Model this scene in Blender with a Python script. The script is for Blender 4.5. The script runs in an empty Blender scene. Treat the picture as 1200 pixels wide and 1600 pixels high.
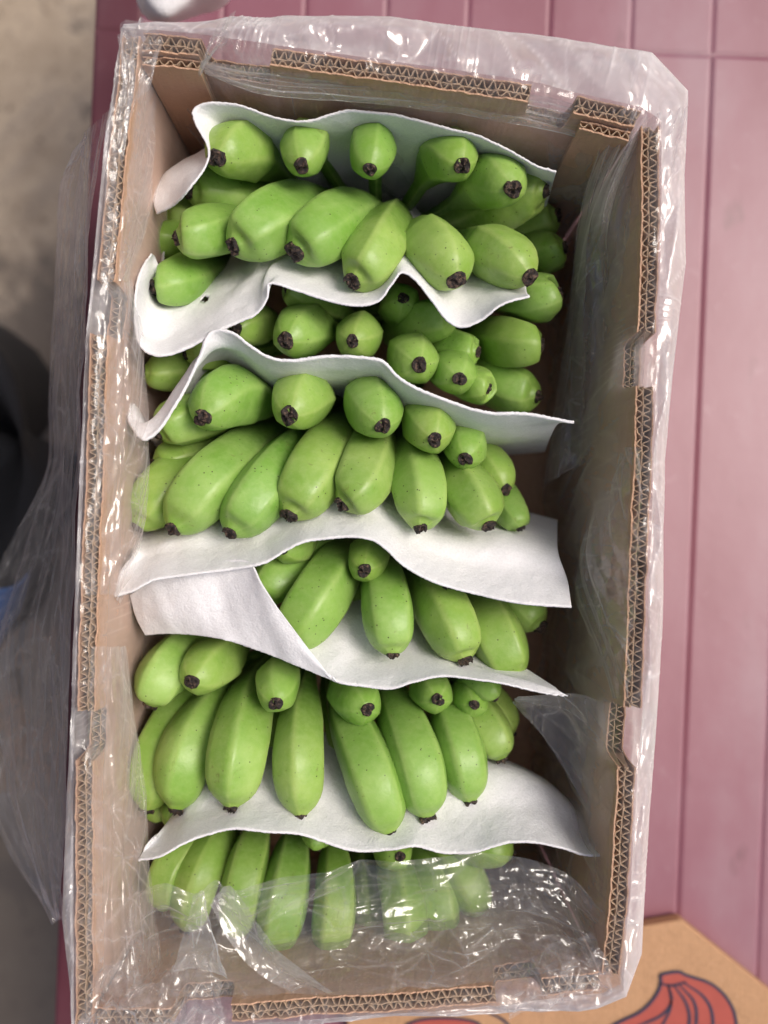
import bpy, math, random
import numpy as np
from mathutils import Vector

# ------------------------------------------------------------------ camera, world, sun, exposure
CAMZ, F = 0.693, 1350.0           # eye height above the table top; focal length in photo pixels
RIM = 0.225
S = bpy.context.scene
cam_d = bpy.data.cameras.new('camera'); cam = bpy.data.objects.new('camera', cam_d)
S.collection.objects.link(cam); S.camera = cam
cam.location = (0, 0, CAMZ); cam.rotation_euler = (0, 0, 0)
cam_d.sensor_fit = 'VERTICAL'; cam_d.sensor_height = 36; cam_d.lens = 36 * F / 1600
cam_d.clip_start = 0.01; cam_d.clip_end = 100
cam_d.dof.use_dof = True; cam_d.dof.focus_distance = 0.50; cam_d.dof.aperture_fstop = 3.0

SUN_EL, SUN_AZ = math.radians(57), math.radians(74)     # azimuth clockwise from +Y
w = bpy.data.worlds.new('World'); S.world = w; w.use_nodes = True
nt = w.node_tree; bg = nt.nodes['Background']
sky = nt.nodes.new('ShaderNodeTexSky'); sky.sky_type = 'NISHITA'; sky.sun_disc = False
sky.sun_elevation = SUN_EL; sky.sun_rotation = SUN_AZ; sky.air_density = 0.8; sky.dust_density = 6.0; sky.ozone_density = 0.4
nt.links.new(sky.outputs[0], bg.inputs[0]); bg.inputs[1].default_value = 0.092
sun_d = bpy.data.lights.new('sun', 'SUN'); sun = bpy.data.objects.new('sun', sun_d); S.collection.objects.link(sun)
sun_d.energy = 1.5; sun_d.angle = math.radians(26); sun_d.color = (1.0, 0.955, 0.90)
sdir = Vector((math.sin(SUN_AZ) * math.cos(SUN_EL), math.cos(SUN_AZ) * math.cos(SUN_EL), math.sin(SUN_EL)))
sun.rotation_euler = sdir.to_track_quat('Z', 'Y').to_euler(); sun.location = sdir * 3
S.view_settings.view_transform = 'Standard'; S.view_settings.look = 'None'
S.view_settings.gamma = 1; S.view_settings.exposure = 0.45
S.cycles.transparent_max_bounces = 24; S.cycles.max_bounces = 10

R = random.Random(5); RN = np.random.RandomState(7)

# ------------------------------------------------------------------ helpers
def W(u, v, z):
    k = (CAMZ - z) / F
    return Vector(((u - 600) * k, (800 - v) * k, z))
def link(o, parent=None):
    S.collection.objects.link(o)
    if parent is not None:
        o.parent = parent
        o.location = o.location - parent.location if not parent.parent else o.location - parent.location
    return o
def tag(o, label=None, cat=None, group=None, kind=None):
    for k, v in (('label', label), ('category', cat), ('group', group), ('kind', kind)):
        if v: o[k] = v
    return o
def empty(name, loc, label, cat, group=None):
    o = bpy.data.objects.new(name, None); o.empty_display_size = 0.02; o.location = loc
    S.collection.objects.link(o); return tag(o, label, cat, group)
def absloc(o):
    p = Vector(o.location)
    while o.parent: o = o.parent; p += Vector(o.location)
    return p
def mesh(name, verts, faces, mat=None, parent=None, smooth=True):
    """verts in world space; the object's origin is put at the middle of its footprint"""
    V = np.asarray(verts, dtype=float).reshape(-1, 3)
    c = np.array([(V[:, 0].min() + V[:, 0].max()) / 2, (V[:, 1].min() + V[:, 1].max()) / 2, V[:, 2].min()])
    me = bpy.data.meshes.new(name); me.from_pydata((V - c).tolist(), [], faces); me.update()
    if smooth: me.polygons.foreach_set('use_smooth', [True] * len(me.polygons))
    if mat: me.materials.append(mat)
    o = bpy.data.objects.new(name, me); S.collection.objects.link(o)
    if parent is not None:
        o.parent = parent; o.location = Vector(c) - absloc(parent)
    else: o.location = c
    return o
def grid_faces(n, m, closed_n=False, closed_m=False, flip=False):
    f = []
    for i in range(n if closed_n else n - 1):
        for j in range(m if closed_m else m - 1):
            a, b = i * m + j, i * m + (j + 1) % m
            c, d = ((i + 1) % n) * m + (j + 1) % m, ((i + 1) % n) * m + j
            f.append((a, d, c, b) if flip else (a, b, c, d))
    return f
def box_mesh(name, lo, hi, mat, parent=None, bevel=0.0):
    (x0, y0, z0), (x1, y1, z1) = lo, hi
    v = [(x0,y0,z0),(x1,y0,z0),(x1,y1,z0),(x0,y1,z0),(x0,y0,z1),(x1,y0,z1),(x1,y1,z1),(x0,y1,z1)]
    f = [(0,3,2,1),(4,5,6,7),(0,1,5,4),(1,2,6,5),(2,3,7,6),(3,0,4,7)]
    o = mesh(name, v, f, mat, parent, smooth=False)
    if bevel:
        b = o.modifiers.new('bevel', 'BEVEL'); b.width = bevel; b.segments = 2
    return o
def catmull(P, n):
    """resample a smooth curve through P (k x d) at n points evenly by length"""
    P = np.asarray(P, float)
    if len(P) == 2: return P[0] + (P[1] - P[0]) * np.linspace(0, 1, n)[:, None]
    Q = np.vstack([2 * P[0] - P[1], P, 2 * P[-1] - P[-2]])
    out = []
    for i in range(1, len(Q) - 2):
        t = np.linspace(0, 1, 24, endpoint=False)[:, None]
        p0, p1, p2, p3 = Q[i-1], Q[i], Q[i+1], Q[i+2]
        out.append(0.5 * ((2*p1) + (-p0+p2)*t + (2*p0-5*p1+4*p2-p3)*t*t + (-p0+3*p1-3*p2+p3)*t**3))
    out.append(P[-1:]); C = np.vstack(out)
    L = np.concatenate([[0], np.cumsum(np.linalg.norm(np.diff(C, axis=0), axis=1))])
    t = np.linspace(0, L[-1], n)
    return np.stack([np.interp(t, L, C[:, k]) for k in range(C.shape[1])], 1)
def polyres(P, n=None, step=None):
    P = np.asarray(P, float)
    L = np.concatenate([[0], np.cumsum(np.linalg.norm(np.diff(P[:, :2], axis=0), axis=1))])
    if n is None: n = max(2, int(L[-1] / step))
    t = np.linspace(0, L[-1], n)
    return np.stack([np.interp(t, L, P[:, k]) for k in range(P.shape[1])], 1)
def f1(a, b, seed, n, lo=(0, 0), hi=(1, 1), w=None):
    """distance to the nearest of n random points: facets that meet in sharp creases"""
    r = np.random.RandomState(seed)
    pa = r.uniform(lo[0], hi[0], n); pb = r.uniform(lo[1], hi[1], n); h = r.uniform(0, 0.35, n) if w is None else w
    A = a.ravel(); B = b.ravel(); out = np.full(A.shape, 1e9)
    for i in range(n):
        d = np.sqrt((A - pa[i])**2 + (B - pb[i])**2) - h[i] * 0.05
        out = np.minimum(out, d)
    return out.reshape(a.shape)
def facet(x, y, seed, warp=.25):
    """crumple: random heights on a warped lattice, joined by flat triangles; returns height (-1..1) and crease strength"""
    r = np.random.RandomState(seed); p = r.uniform(0, 6.28, 8)
    X = x + warp * (np.sin(y * 1.3 + p[0]) + .6 * np.sin(x * .9 + y * 2.3 + p[1])) + 40
    Y = y + warp * (np.sin(x * 1.1 + p[2]) + .6 * np.sin(y * .8 - x * 2.1 + p[3])) + 40
    i, j = np.floor(X).astype(int), np.floor(Y).astype(int); fx, fy = X - i, Y - j
    T = r.uniform(-1, 1, (211, 197)); Dg = r.rand(211, 197) > .5
    t = lambda a, b: T[a % 211, b % 197]
    h00, h10, h01, h11 = t(i, j), t(i + 1, j), t(i, j + 1), t(i + 1, j + 1); dg = Dg[i % 211, j % 197]
    a = np.where(fx > fy, h00 + (h10 - h00) * fx + (h11 - h10) * fy, h00 + (h01 - h00) * fy + (h11 - h01) * fx)
    b = np.where(fx + fy < 1, h00 + (h10 - h00) * fx + (h01 - h00) * fy, h11 + (h01 - h11) * (1 - fx) + (h10 - h11) * (1 - fy))
    h = np.where(dg, a, b)
    e = np.minimum.reduce([fx, 1 - fx, fy, 1 - fy, np.where(dg, np.abs(fx - fy), np.abs(fx + fy - 1)) * .7])
    k = np.abs(h11 + h00 - h10 - h01) / 2
    return h, np.exp(-e * 30) * np.clip(k * 1.3 - .15, 0, 1)
def tri(x): return np.abs((x % 1.0) * 2 - 1) * 2 - 1
def smooth_noise(x, seed, k=5):
    r = np.random.RandomState(seed); y = 0
    for i in range(k):
        f = 1.7 ** i; y = y + np.sin(x * f * (0.8 + r.rand() * .5) + r.rand() * 6.28) / f ** .8
    return y / 2

# ------------------------------------------------------------------ materials
def new_mat(name):
    m = bpy.data.materials.new(name); m.use_nodes = True
    return m, m.node_tree, m.node_tree.nodes['Principled BSDF']
def node(nt, t, **kw):
    n = nt.nodes.new(t)
    for k, v in kw.items():
        if k in n.inputs: n.inputs[k].default_value = v
        else: setattr(n, k, v)
    return n
def ramp(nt, src, stops):
    r = nt.nodes.new('ShaderNodeValToRGB'); nt.links.new(src, r.inputs[0])
    e = r.color_ramp.elements
    while len(e) < len(stops): e.new(0.5)
    for el, (p, c) in zip(e, stops): el.position = p; el.color = (*c, 1) if len(c) == 3 else c
    return r.outputs[0]
def mixc(nt, fac, a, b, mode='MIX'):
    m = nt.nodes.new('ShaderNodeMix'); m.data_type = 'RGBA'; m.blend_type = mode
    for i, s in ((0, fac), (6, a), (7, b)):
        if isinstance(s, (int, float)): m.inputs[i].default_value = s
        elif isinstance(s, tuple): m.inputs[i].default_value = (*s, 1)
        else: nt.links.new(s, m.inputs[i])
    return m.outputs[2]
def coords(nt, kind='Object', scale=(1, 1, 1)):
    tc = nt.nodes.new('ShaderNodeTexCoord'); mp = nt.nodes.new('ShaderNodeMapping')
    mp.inputs['Scale'].default_value = scale; nt.links.new(tc.outputs[kind], mp.inputs[0]); return mp.outputs[0]
def noise(nt, vec, scale, detail=4, rough=.55, dist=0):
    n = node(nt, 'ShaderNodeTexNoise', Scale=scale, Detail=detail, Roughness=rough, Distortion=dist)
    nt.links.new(vec, n.inputs['Vector']); return n.outputs['Fac']
def bump(nt, h, strength, dist, normal=None):
    b = node(nt, 'ShaderNodeBump', Strength=strength, Distance=dist); nt.links.new(h, b.inputs['Height'])
    if normal is not None: nt.links.new(normal, b.inputs['Normal'])
    return b.outputs[0]
def math_(nt, op, a, b=None, clamp=False):
    m = nt.nodes.new('ShaderNodeMath'); m.operation = op; m.use_clamp = clamp
    for i, s in ((0, a), (1, b)):
        if s is None: continue
        if isinstance(s, (int, float)): m.inputs[i].default_value = s
        else: nt.links.new(s, m.inputs[i])
    return m.outputs[0]

def banana_mat():
    m, nt, b = new_mat('green banana skin')
    oi = nt.nodes.new('ShaderNodeObjectInfo'); P = coords(nt)
    add = nt.nodes.new('ShaderNodeVectorMath'); add.operation = 'ADD'
    sc = nt.nodes.new('ShaderNodeVectorMath'); sc.operation = 'SCALE'; sc.inputs[0].default_value = (3, 5, 7)
    nt.links.new(oi.outputs['Random'], sc.inputs['Scale']); nt.links.new(P, add.inputs[0]); nt.links.new(sc.outputs[0], add.inputs[1])
    P = add.outputs[0]
    at = nt.nodes.new('ShaderNodeAttribute'); at.attribute_name = 'along'
    sepx = nt.nodes.new('ShaderNodeSeparateColor'); nt.links.new(at.outputs['Color'], sepx.inputs[0])
    along, ridge = sepx.outputs[0], sepx.outputs[1]
    n1 = noise(nt, P, 38, 4)
    col = mixc(nt, ramp(nt, n1, [(.34, (0, 0, 0)), (.68, (1, 1, 1))]), (.203, .376, .060), (.320, .485, .120))
    col = mixc(nt, ramp(nt, along, [(.20, (0, 0, 0)), (.62, (1, 1, 1))]), col, (.060, .150, .018))  # necks: own darker green, deepened in colour for the shade between fingers
    col = mixc(nt, ramp(nt, along, [(0, (.5, .5, .5)), (.10, (0, 0, 0))]), col, (.21, .34, .045))
    # ridges rubbed paler
    col = mixc(nt, math_(nt, 'MULTIPLY', ramp(nt, ridge, [(.72, (0, 0, 0)), (1, (1, 1, 1))]), .24), col, (.46, .56, .20))
    tint = ramp(nt, oi.outputs['Random'], [(0, (.86, .95, .86)), (.35, (1, 1, 1)), (.7, (1.05, .99, .95)), (1, (.96, .91, .92))])
    col = mixc(nt, 1.0, col, tint, 'MULTIPLY')
    nb = noise(nt, P, 240, 5, .7); nl = noise(nt, P, 16, 3)
    col = mixc(nt, ramp(nt, nb, [(.42, (0, 0, 0)), (.72, (.18,) * 3)]), col, (.50, .60, .28))
    col = mixc(nt, ramp(nt, nl, [(.50, (0, 0, 0)), (.72, (.40,) * 3)]), col, (.16, .33, .035))
    # brown specks and faint scuffs
    v = node(nt, 'ShaderNodeTexVoronoi', Scale=260.0); nt.links.new(P, v.inputs['Vector'])
    gate = noise(nt, P, 70, 2)
    sp = math_(nt, 'MULTIPLY', ramp(nt, v.outputs['Distance'], [(.07, (1, 1, 1)), (.15, (0, 0, 0))]), ramp(nt, gate, [(.50, (0, 0, 0)), (.58, (1, 1, 1))]))
    sc2 = noise(nt, P, 115, 6, .75, 1.5)
    sp2 = math_(nt, 'MULTIPLY', ramp(nt, sc2, [(.615, (0, 0, 0)), (.70, (1, 1, 1))]), .60)
    col = mixc(nt, sp, col, (.05, .04, .012)); col = mixc(nt, sp2, col, (.16, .17, .04))
    nt.links.new(col, b.inputs['Base Color'])
    b.inputs['Subsurface Weight'].default_value = .08; b.inputs['Subsurface Radius'].default_value = (.004, .006, .001)
    b.inputs['Subsurface Scale'].default_value = 1.0
    nt.links.new(ramp(nt, n1, [(.3, (.33,) * 3), (.7, (.46,) * 3)]), b.inputs['Roughness'])
    b.inputs['Specular IOR Level'].default_value = .42
    h = math_(nt, 'ADD', math_(nt, 'MULTIPLY', noise(nt, P, 130, 3), 1.0), math_(nt, 'MULTIPLY', noise(nt, P, 900, 2), .12))
    nt.links.new(bump(nt, h, .35, .0012), b.inputs['Normal'])
    return m
def tip_mat():
    m, nt, b = new_mat('dry blossom end')
    P = coords(nt); n1 = noise(nt, P, 420, 5, .7)
    nt.links.new(ramp(nt, n1, [(.40, (.006, .004, .004)), (.52, (.026, .015, .011)), (.64, (.17, .105, .07))]), b.inputs['Base Color'])
    b.inputs['Roughness'].default_value = .62
    nt.links.new(bump(nt, n1, .9, .0015), b.inputs['Normal']); return m
def stem_mat():
    m, nt, b = new_mat('crown'); P = coords(nt); n1 = noise(nt, P, 90, 4)
    nt.links.new(ramp(nt, n1, [(.3, (.07, .15, .02)), (.7, (.16, .26, .05))]), b.inputs['Base Color']); b.inputs['Roughness'].default_value = .6
    return m
def card_mat(name='kraft cardboard', base=(.60, .385, .265), dark=(.52, .32, .21)):
    m, nt, b = new_mat(name)
    P = coords(nt); n1 = noise(nt, P, 9, 5, .6); n2 = noise(nt, coords(nt, scale=(1, 1, 6)), 300, 4, .7)
    col = mixc(nt, ramp(nt, n1, [(.3, (0, 0, 0)), (.7, (1, 1, 1))]), dark, base)
    col = mixc(nt, ramp(nt, n2, [(.35, (.35,) * 3), (.65, (0, 0, 0))]), col, tuple(c * .72 for c in dark))
    n3 = noise(nt, P, 700, 2)
    col = mixc(nt, ramp(nt, n3, [(.66, (0, 0, 0)), (.74, (.45,) * 3)]), col, (.62, .46, .33))
    nt.links.new(col, b.inputs['Base Color']); b.inputs['Roughness'].default_value = .78
    b.inputs['Specular IOR Level'].default_value = .25
    wv = node(nt, 'ShaderNodeTexWave', Scale=95.0, Distortion=1.5); nt.links.new(P, wv.inputs['Vector'])
    h = math_(nt, 'ADD', math_(nt, 'ADD', n2, math_(nt, 'MULTIPLY', n1, 6)), math_(nt, 'MULTIPLY', wv.outputs['Fac'], .35))
    n4 = noise(nt, P, 26, 5, .65, 1.2)
    h = math_(nt, 'ADD', h, math_(nt, 'MULTIPLY', ramp(nt, n4, [(.48, (0, 0, 0)), (.52, (1, 1, 1))]), .9))
    nt.links.new(bump(nt, h, .6, .0006), b.inputs['Normal']); return m
def film_mat(name, haze, tint=(.97, .965, .96), rough=.07, bstr=.55, gr=.50, cw=.38, g0=.065):
    m, nt, b = new_mat(name); out = nt.nodes['Material Output']; nt.nodes.remove(b)
    P = coords(nt, scale=(1, .55, 1)); n0 = noise(nt, P, 14, 3, .5)
    v = node(nt, 'ShaderNodeTexVoronoi', Scale=42.0); v.feature = 'F1'
    wob = nt.nodes.new('ShaderNodeVectorMath'); wob.operation = 'MULTIPLY_ADD'
    nz = node(nt, 'ShaderNodeTexNoise', Scale=20.0, Detail=3.0); nt.links.new(P, nz.inputs['Vector'])
    nt.links.new(nz.outputs['Color'], wob.inputs[0]); wob.inputs[1].default_value = (.05, .05, .05); nt.links.new(P, wob.inputs[2])
    nt.links.new(wob.outputs[0], v.inputs['Vector'])
    v2 = node(nt, 'ShaderNodeTexVoronoi', Scale=130.0); nt.links.new(wob.outputs[0], v2.inputs['Vector'])
    gate = ramp(nt, n0, [(.34, (.15,) * 3), (.60, (1, 1, 1))])
    h = math_(nt, 'MULTIPLY', math_(nt, 'ADD', v.outputs['Distance'], math_(nt, 'MULTIPLY', v2.outputs['Distance'], .35)), gate)
    nrm = bump(nt, h, bstr, .006)
    tr = node(nt, 'ShaderNodeBsdfTransparent'); tr.inputs[0].default_value = (*tint, 1)
    gl = node(nt, 'ShaderNodeBsdfGlossy', Roughness=rough); gl.inputs[0].default_value = (1, 1, 1, 1)
    nt.links.new(nrm, gl.inputs['Normal'])
    lw = node(nt, 'ShaderNodeLayerWeight', Blend=.5); nt.links.new(nrm, lw.inputs['Normal'])
    fac = math_(nt, 'ADD', math_(nt, 'MULTIPLY', math_(nt, 'POWER', lw.outputs['Facing'], 3.5), gr), g0, True)
    m1 = nt.nodes.new('ShaderNodeMixShader'); nt.links.new(fac, m1.inputs[0]); nt.links.new(tr.outputs[0], m1.inputs[1]); nt.links.new(gl.outputs[0], m1.inputs[2])
    di = nt.nodes.new('ShaderNodeBsdfDiffuse'); di.inputs[0].default_value = (.90, .885, .90, 1)
    tl = nt.nodes.new('ShaderNodeBsdfTranslucent'); tl.inputs[0].default_value = (.90, .885, .90, 1)
    dm = nt.nodes.new('ShaderNodeMixShader'); dm.inputs[0].default_value = .5
    nt.links.new(di.outputs[0], dm.inputs[1]); nt.links.new(tl.outputs[0], dm.inputs[2])
    lw2 = node(nt, 'ShaderNodeLayerWeight', Blend=.5)
    hv = math_(nt, 'MULTIPLY', ramp(nt, noise(nt, P, 24, 4, .6), [(.32, (.35,) * 3), (.68, (1.0,) * 3)]), haze * 1.45)
    hz = math_(nt, 'ADD', hv, math_(nt, 'MULTIPLY', math_(nt, 'POWER', lw2.outputs['Facing'], 2.5), .55), True)
    at = nt.nodes.new('ShaderNodeAttribute'); at.attribute_name = 'crease'
    hz = math_(nt, 'ADD', hz, math_(nt, 'MULTIPLY', at.outputs['Fac'], cw), True)
    m2 = nt.nodes.new('ShaderNodeMixShader'); nt.links.new(hz, m2.inputs[0]); nt.links.new(m1.outputs[0], m2.inputs[1]); nt.links.new(dm.outputs[0], m2.inputs[2])
    nt.links.new(m2.outputs[0], out.inputs[0]); return m
def foam_mat():
    m, nt, b = new_mat('white foam sheet'); out = nt.nodes['Material Output']
    P = coords(nt); n1 = noise(nt, P, 750, 3, .7); n2 = noise(nt, P, 30, 4)
    nt.links.new(ramp(nt, n1, [(.32, (.80, .795, .81)), (.68, (.91, .905, .92))]), b.inputs['Base Color'])
    b.inputs['Roughness'].default_value = .75; b.inputs['Specular IOR Level'].default_value = .2
    h = math_(nt, 'ADD', math_(nt, 'MULTIPLY', n1, .5), math_(nt, 'MULTIPLY', n2, 3))
    nt.links.new(bump(nt, h, .9, .0010), b.inputs['Normal'])
    tl = nt.nodes.new('ShaderNodeBsdfTranslucent'); tl.inputs[0].default_value = (.85, .85, .86, 1)
    mx = nt.nodes.new('ShaderNodeMixShader'); mx.inputs[0].default_value = .10
    nt.links.new(b.outputs[0], mx.inputs[1]); nt.links.new(tl.outputs[0], mx.inputs[2]); nt.links.new(mx.outputs[0], out.inputs[0])
    return m
def table_mat(k=1.0, name='faded maroon paint'):
    m, nt, b = new_mat(name)
    oi = nt.nodes.new('ShaderNodeObjectInfo')
    tc = nt.nodes.new('ShaderNodeNewGeometry'); P = tc.outputs['Position']
    mp = nt.nodes.new('ShaderNodeMapping'); mp.inputs['Scale'].default_value = (1, .45, 1); nt.links.new(P, mp.inputs[0])
    n1 = noise(nt, mp.outputs[0], 9, 5, .6); n2 = noise(nt, P, 55, 4, .6); n3 = noise(nt, mp.outputs[0], 30, 3)
    col = ramp(nt, n1, [(.32, (.20, .052, .078)), (.50, (.235, .082, .112)), (.70, (.27, .135, .165))])
    col = mixc(nt, ramp(nt, n2, [(.62, (0, 0, 0)), (.75, (.35,) * 3)]), col, (.32, .17, .20))
    col = mixc(nt, ramp(nt, n3, [(.66, (0, 0, 0)), (.74, (.5,) * 3)]), col, (.13, .045, .055))
    if k < 1: col = mixc(nt, 1.0, col, (k, k * .85, k * .85), 'MULTIPLY')
    nt.links.new(col, b.inputs['Base Color']); b.inputs['Roughness'].default_value = .46; b.inputs['Specular IOR Level'].default_value = .85 if k == 1 else .3
    nt.links.new(bump(nt, n2, .2, .001), b.inputs['Normal']); return m
def concrete_mat():
    m, nt, b = new_mat('stained concrete with painted shade')
    g = nt.nodes.new('ShaderNodeNewGeometry'); P = g.outputs['Position']
    n1 = noise(nt, P, 2.3, 6, .62, .6); n2 = noise(nt, P, 14, 6, .7, .4); n3 = noise(nt, P, 60, 4, .7)
    col = ramp(nt, n2, [(.30, (.36, .28, .20)), (.60, (.50, .40, .295)), (.8, (.56, .47, .37))])
    col = mixc(nt, ramp(nt, n1, [(.56, (0, 0, 0)), (.66, (.7,) * 3)]), col, (.20, .17, .15))
    col = mixc(nt, ramp(nt, n2, [(.60, (0, 0, 0)), (.65, (.75,) * 3)]), col, (.12, .10, .085))
    col = mixc(nt, ramp(nt, n3, [(.60, (0, 0, 0)), (.68, (.85,) * 3)]), col, (.09, .065, .05))
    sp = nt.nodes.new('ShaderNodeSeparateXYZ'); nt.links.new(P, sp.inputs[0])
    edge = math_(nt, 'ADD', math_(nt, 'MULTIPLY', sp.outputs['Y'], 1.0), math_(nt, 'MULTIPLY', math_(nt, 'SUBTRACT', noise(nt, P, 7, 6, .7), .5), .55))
    col = mixc(nt, ramp(nt, edge, [(.36, (.80,) * 3), (.44, (0, 0, 0))]), col, (.115, .095, .08))  # front of the floor darkened: a stain, plus shade painted into the colour
    nt.links.new(col, b.inputs['Base Color']); b.inputs['Roughness'].default_value = .85
    nt.links.new(bump(nt, n3, .5, .003), b.inputs['Normal']); return m
def plain(name, c, rough=.6, nscale=200, var=.2, bstr=.3):
    m, nt, b = new_mat(name); P = coords(nt); n1 = noise(nt, P, nscale, 4)
    nt.links.new(mixc(nt, n1, tuple(x * (1 - var) for x in c), tuple(min(1, x * (1 + var)) for x in c)), b.inputs['Base Color'])
    b.inputs['Roughness'].default_value = rough; nt.links.new(bump(nt, n1, bstr, .0008), b.inputs['Normal']); return m
M = dict(banana=banana_mat(), tip=tip_mat(), crown=stem_mat(), card=card_mat(),
         flute=card_mat('corrugated paper', (.56, .41, .28), (.46, .325, .215)),
         carton=card_mat('printed carton board', (.50, .29, .16), (.44, .25, .135)),
         film=film_mat('clear plastic film', .075, bstr=.8, gr=.16, cw=.30), film_thick=film_mat('clear plastic film in folds', .16, bstr=.8, gr=.10, cw=.34), film_slack=film_mat('clear plastic film hanging loose', .035, bstr=.9, gr=.14, cw=.34, g0=.06), film_wall=film_mat('clear plastic film lying on the walls', .05, bstr=.8, gr=.04, cw=.22, g0=.035), film_skirt=film_mat('clear plastic film doubled over', .36, rough=.09, bstr=1.0, cw=.55, g0=.14),
         foam=foam_mat(), table=table_mat(), table_edge=table_mat(.42, 'dark maroon edge plank'), concrete=concrete_mat(),
         red=plain('red ink', (.36, .065, .045), .6, 60, .18), navy=plain('navy ink', (.02, .02, .05), .55),
         black=plain('black cloth', (.010, .011, .016), .9, 900, .5, .6), blue=plain('blue cloth', (.04, .10, .28), .85, 500),
         skin=plain('skin', (.42, .22, .12), .55, 120, .12), hair=plain('black hair', (.012, .01, .01), .5, 400, .4))

# ------------------------------------------------------------------ the setting: floor and table
FLOOR = -0.76
n = 2
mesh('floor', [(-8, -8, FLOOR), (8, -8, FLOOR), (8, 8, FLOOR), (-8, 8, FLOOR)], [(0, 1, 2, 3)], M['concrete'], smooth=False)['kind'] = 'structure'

table = empty('table', (0.4, 0, FLOOR), 'faded maroon plank table carrying the open banana box', 'table')
TA = math.radians(2.3)
def trot(x, y): return (x * math.cos(TA) + y * math.sin(TA) * 0 - y * math.sin(-TA) , y * math.cos(TA) - x * math.sin(TA))
PW = 0.0655
x_left = -0.2478
def plank(x0, x1, y0, y1, k):
    g = 0.00005; x0 += g; x1 -= g; y0 += g; y1 -= g; r = 0.0034; t = -0.022
    zz = R.uniform(-.0004, .0004)
    prof = [(x0, t), (x0, -r * .34), (x0 + r * .4, -r * .14), (x0 + r, 0), (x1 - r, 0), (x1 - r * .4, -r * .14), (x1, -r * .34), (x1, t)]
    v, f = [], []
    ys = [y0, y0 + r, y1 - r, y1]
    for i, y in enumerate(ys):
        for (x, z) in prof:
            if i in (0, 3): z = min(z, -r * .34)
            X, Y = trot(x, y); v.append((X, Y, z + zz))
    m = len(prof)
    f = grid_faces(4, m, closed_m=True, flip=True)
    f += [tuple(range(m)), tuple(reversed(range(3 * m, 4 * m)))]
    return mesh('plank', v, f, M['table_edge' if k == 0 else 'table'], table, smooth=False)  # outermost plank: the table maroon, multiplied darker and less glossy
for row, (ya, yb) in enumerate(((-1.0, .377), (.377, .95))):
    x = x_left; k = 0
    while x < 0.9:
        wd = .0375 if k == 0 else PW; plank(x, x + wd, ya, yb, k); x += wd; k += 1
for sx, sy in ((x_left + .12, -.9), (x_left + .12, .85), (.85, -.9), (.85, .85)):
    X, Y = trot(sx, sy); box_mesh('leg', (X - .025, Y - .025, FLOOR), (X + .025, Y + .025, -.0625), M['table'], table, .003)
for sy in (-.9, .85):
    box_mesh('crossbeam', (x_left + .08, sy - .03, -.062), (.9, sy + .03, -.0232), M['table'], table, .003)

# ------------------------------------------------------------------ the cardboard box
TOP = [(192,48),(310,57),(425,73),(600,97),(830,131),(1000,172),(1030,190)]
RIGHT = [(1030,190),(1031,300),(1030,400),(1024,560),(1020,700),(1012,880),(1008,1000),(1002,1110),(994,1200),(982,1400),(972,1500),(968,1532)]
BOTTOM = [(968,1532),(940,1547),(775,1568),(600,1582),(360,1597),(270,1603),(118,1607)]
LEFT = [(118,1607),(117,1400),(117,1250),(120,1110),(124,950),(133,750),(140,530),(152,430),(174,200),(192,48)]
BOXB = 0.004
box = empty('cardboard_box', (0, 0, 0), 'open brown corrugated cardboard box full of green bananas on the maroon table', 'cardboard box')
def px2m(P): return np.array([tuple(W(u, v, RIM))[:2] for u, v in P])
TH = 0.0098
def ribbon(name, P, off, thick, ztop, zbot, parent, mat, wave=None, seed=0):
    """vertical sheet following P at inward offset off; P resampled finely"""
    d = np.gradient(P, axis=0); d /= np.linalg.norm(d, axis=1)[:, None]
    nrm = np.stack([d[:, 1], -d[:, 0]], 1)          # inward for the clockwise path
    L = np.concatenate([[0], np.cumsum(np.linalg.norm(np.diff(P, axis=0), axis=1))])
    o = np.full(len(P), off)
    if wave:
        amp, pitch = wave
        ph = L / pitch + .20 * smooth_noise(L * 90, seed) + .05 * smooth_noise(L * 500, seed + 4)
        o = off + amp * np.clip(1.25 * np.sin(2 * np.pi * ph), -1, 1) * (1 - .30 * np.clip(np.abs(smooth_noise(L * 60, seed + 3)), 0, 1)) + .00018 * smooth_noise(L * 800, seed + 8)
    o = o + .00028 * smooth_noise(L * 130, seed % 7) + .00012 * smooth_noise(L * 420, seed + 2)
    C = P + nrm * o[:, None]
    t = np.gradient(C, axis=0); t /= np.linalg.norm(t, axis=1)[:, None]; nn = np.stack([t[:, 1], -t[:, 0]], 1)
    A = C - nn * thick / 2; B = C + nn * thick / 2
    jz = .0007 * smooth_noise(L * 260, seed + 9) - .0006 * np.clip(smooth_noise(L * 900, seed), 0, 2)
    v = []
    for i in range(len(P)):
        zt = ztop[i] + jz[i]
        zm = (zt - .03)
        v += [(A[i,0], A[i,1], zbot), (A[i,0], A[i,1], zm), (A[i,0], A[i,1], zt), (B[i,0], B[i,1], zt), (B[i,0], B[i,1], zm), (B[i,0], B[i,1], zbot)]
    f = grid_faces(len(P), 6, closed_m=True)
    f += [(0, 1, 2, 3, 4, 5)[::-1], tuple(range(len(v) - 6, len(v)))]
    return mesh(name, v, f, mat, parent, smooth=False)
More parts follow.
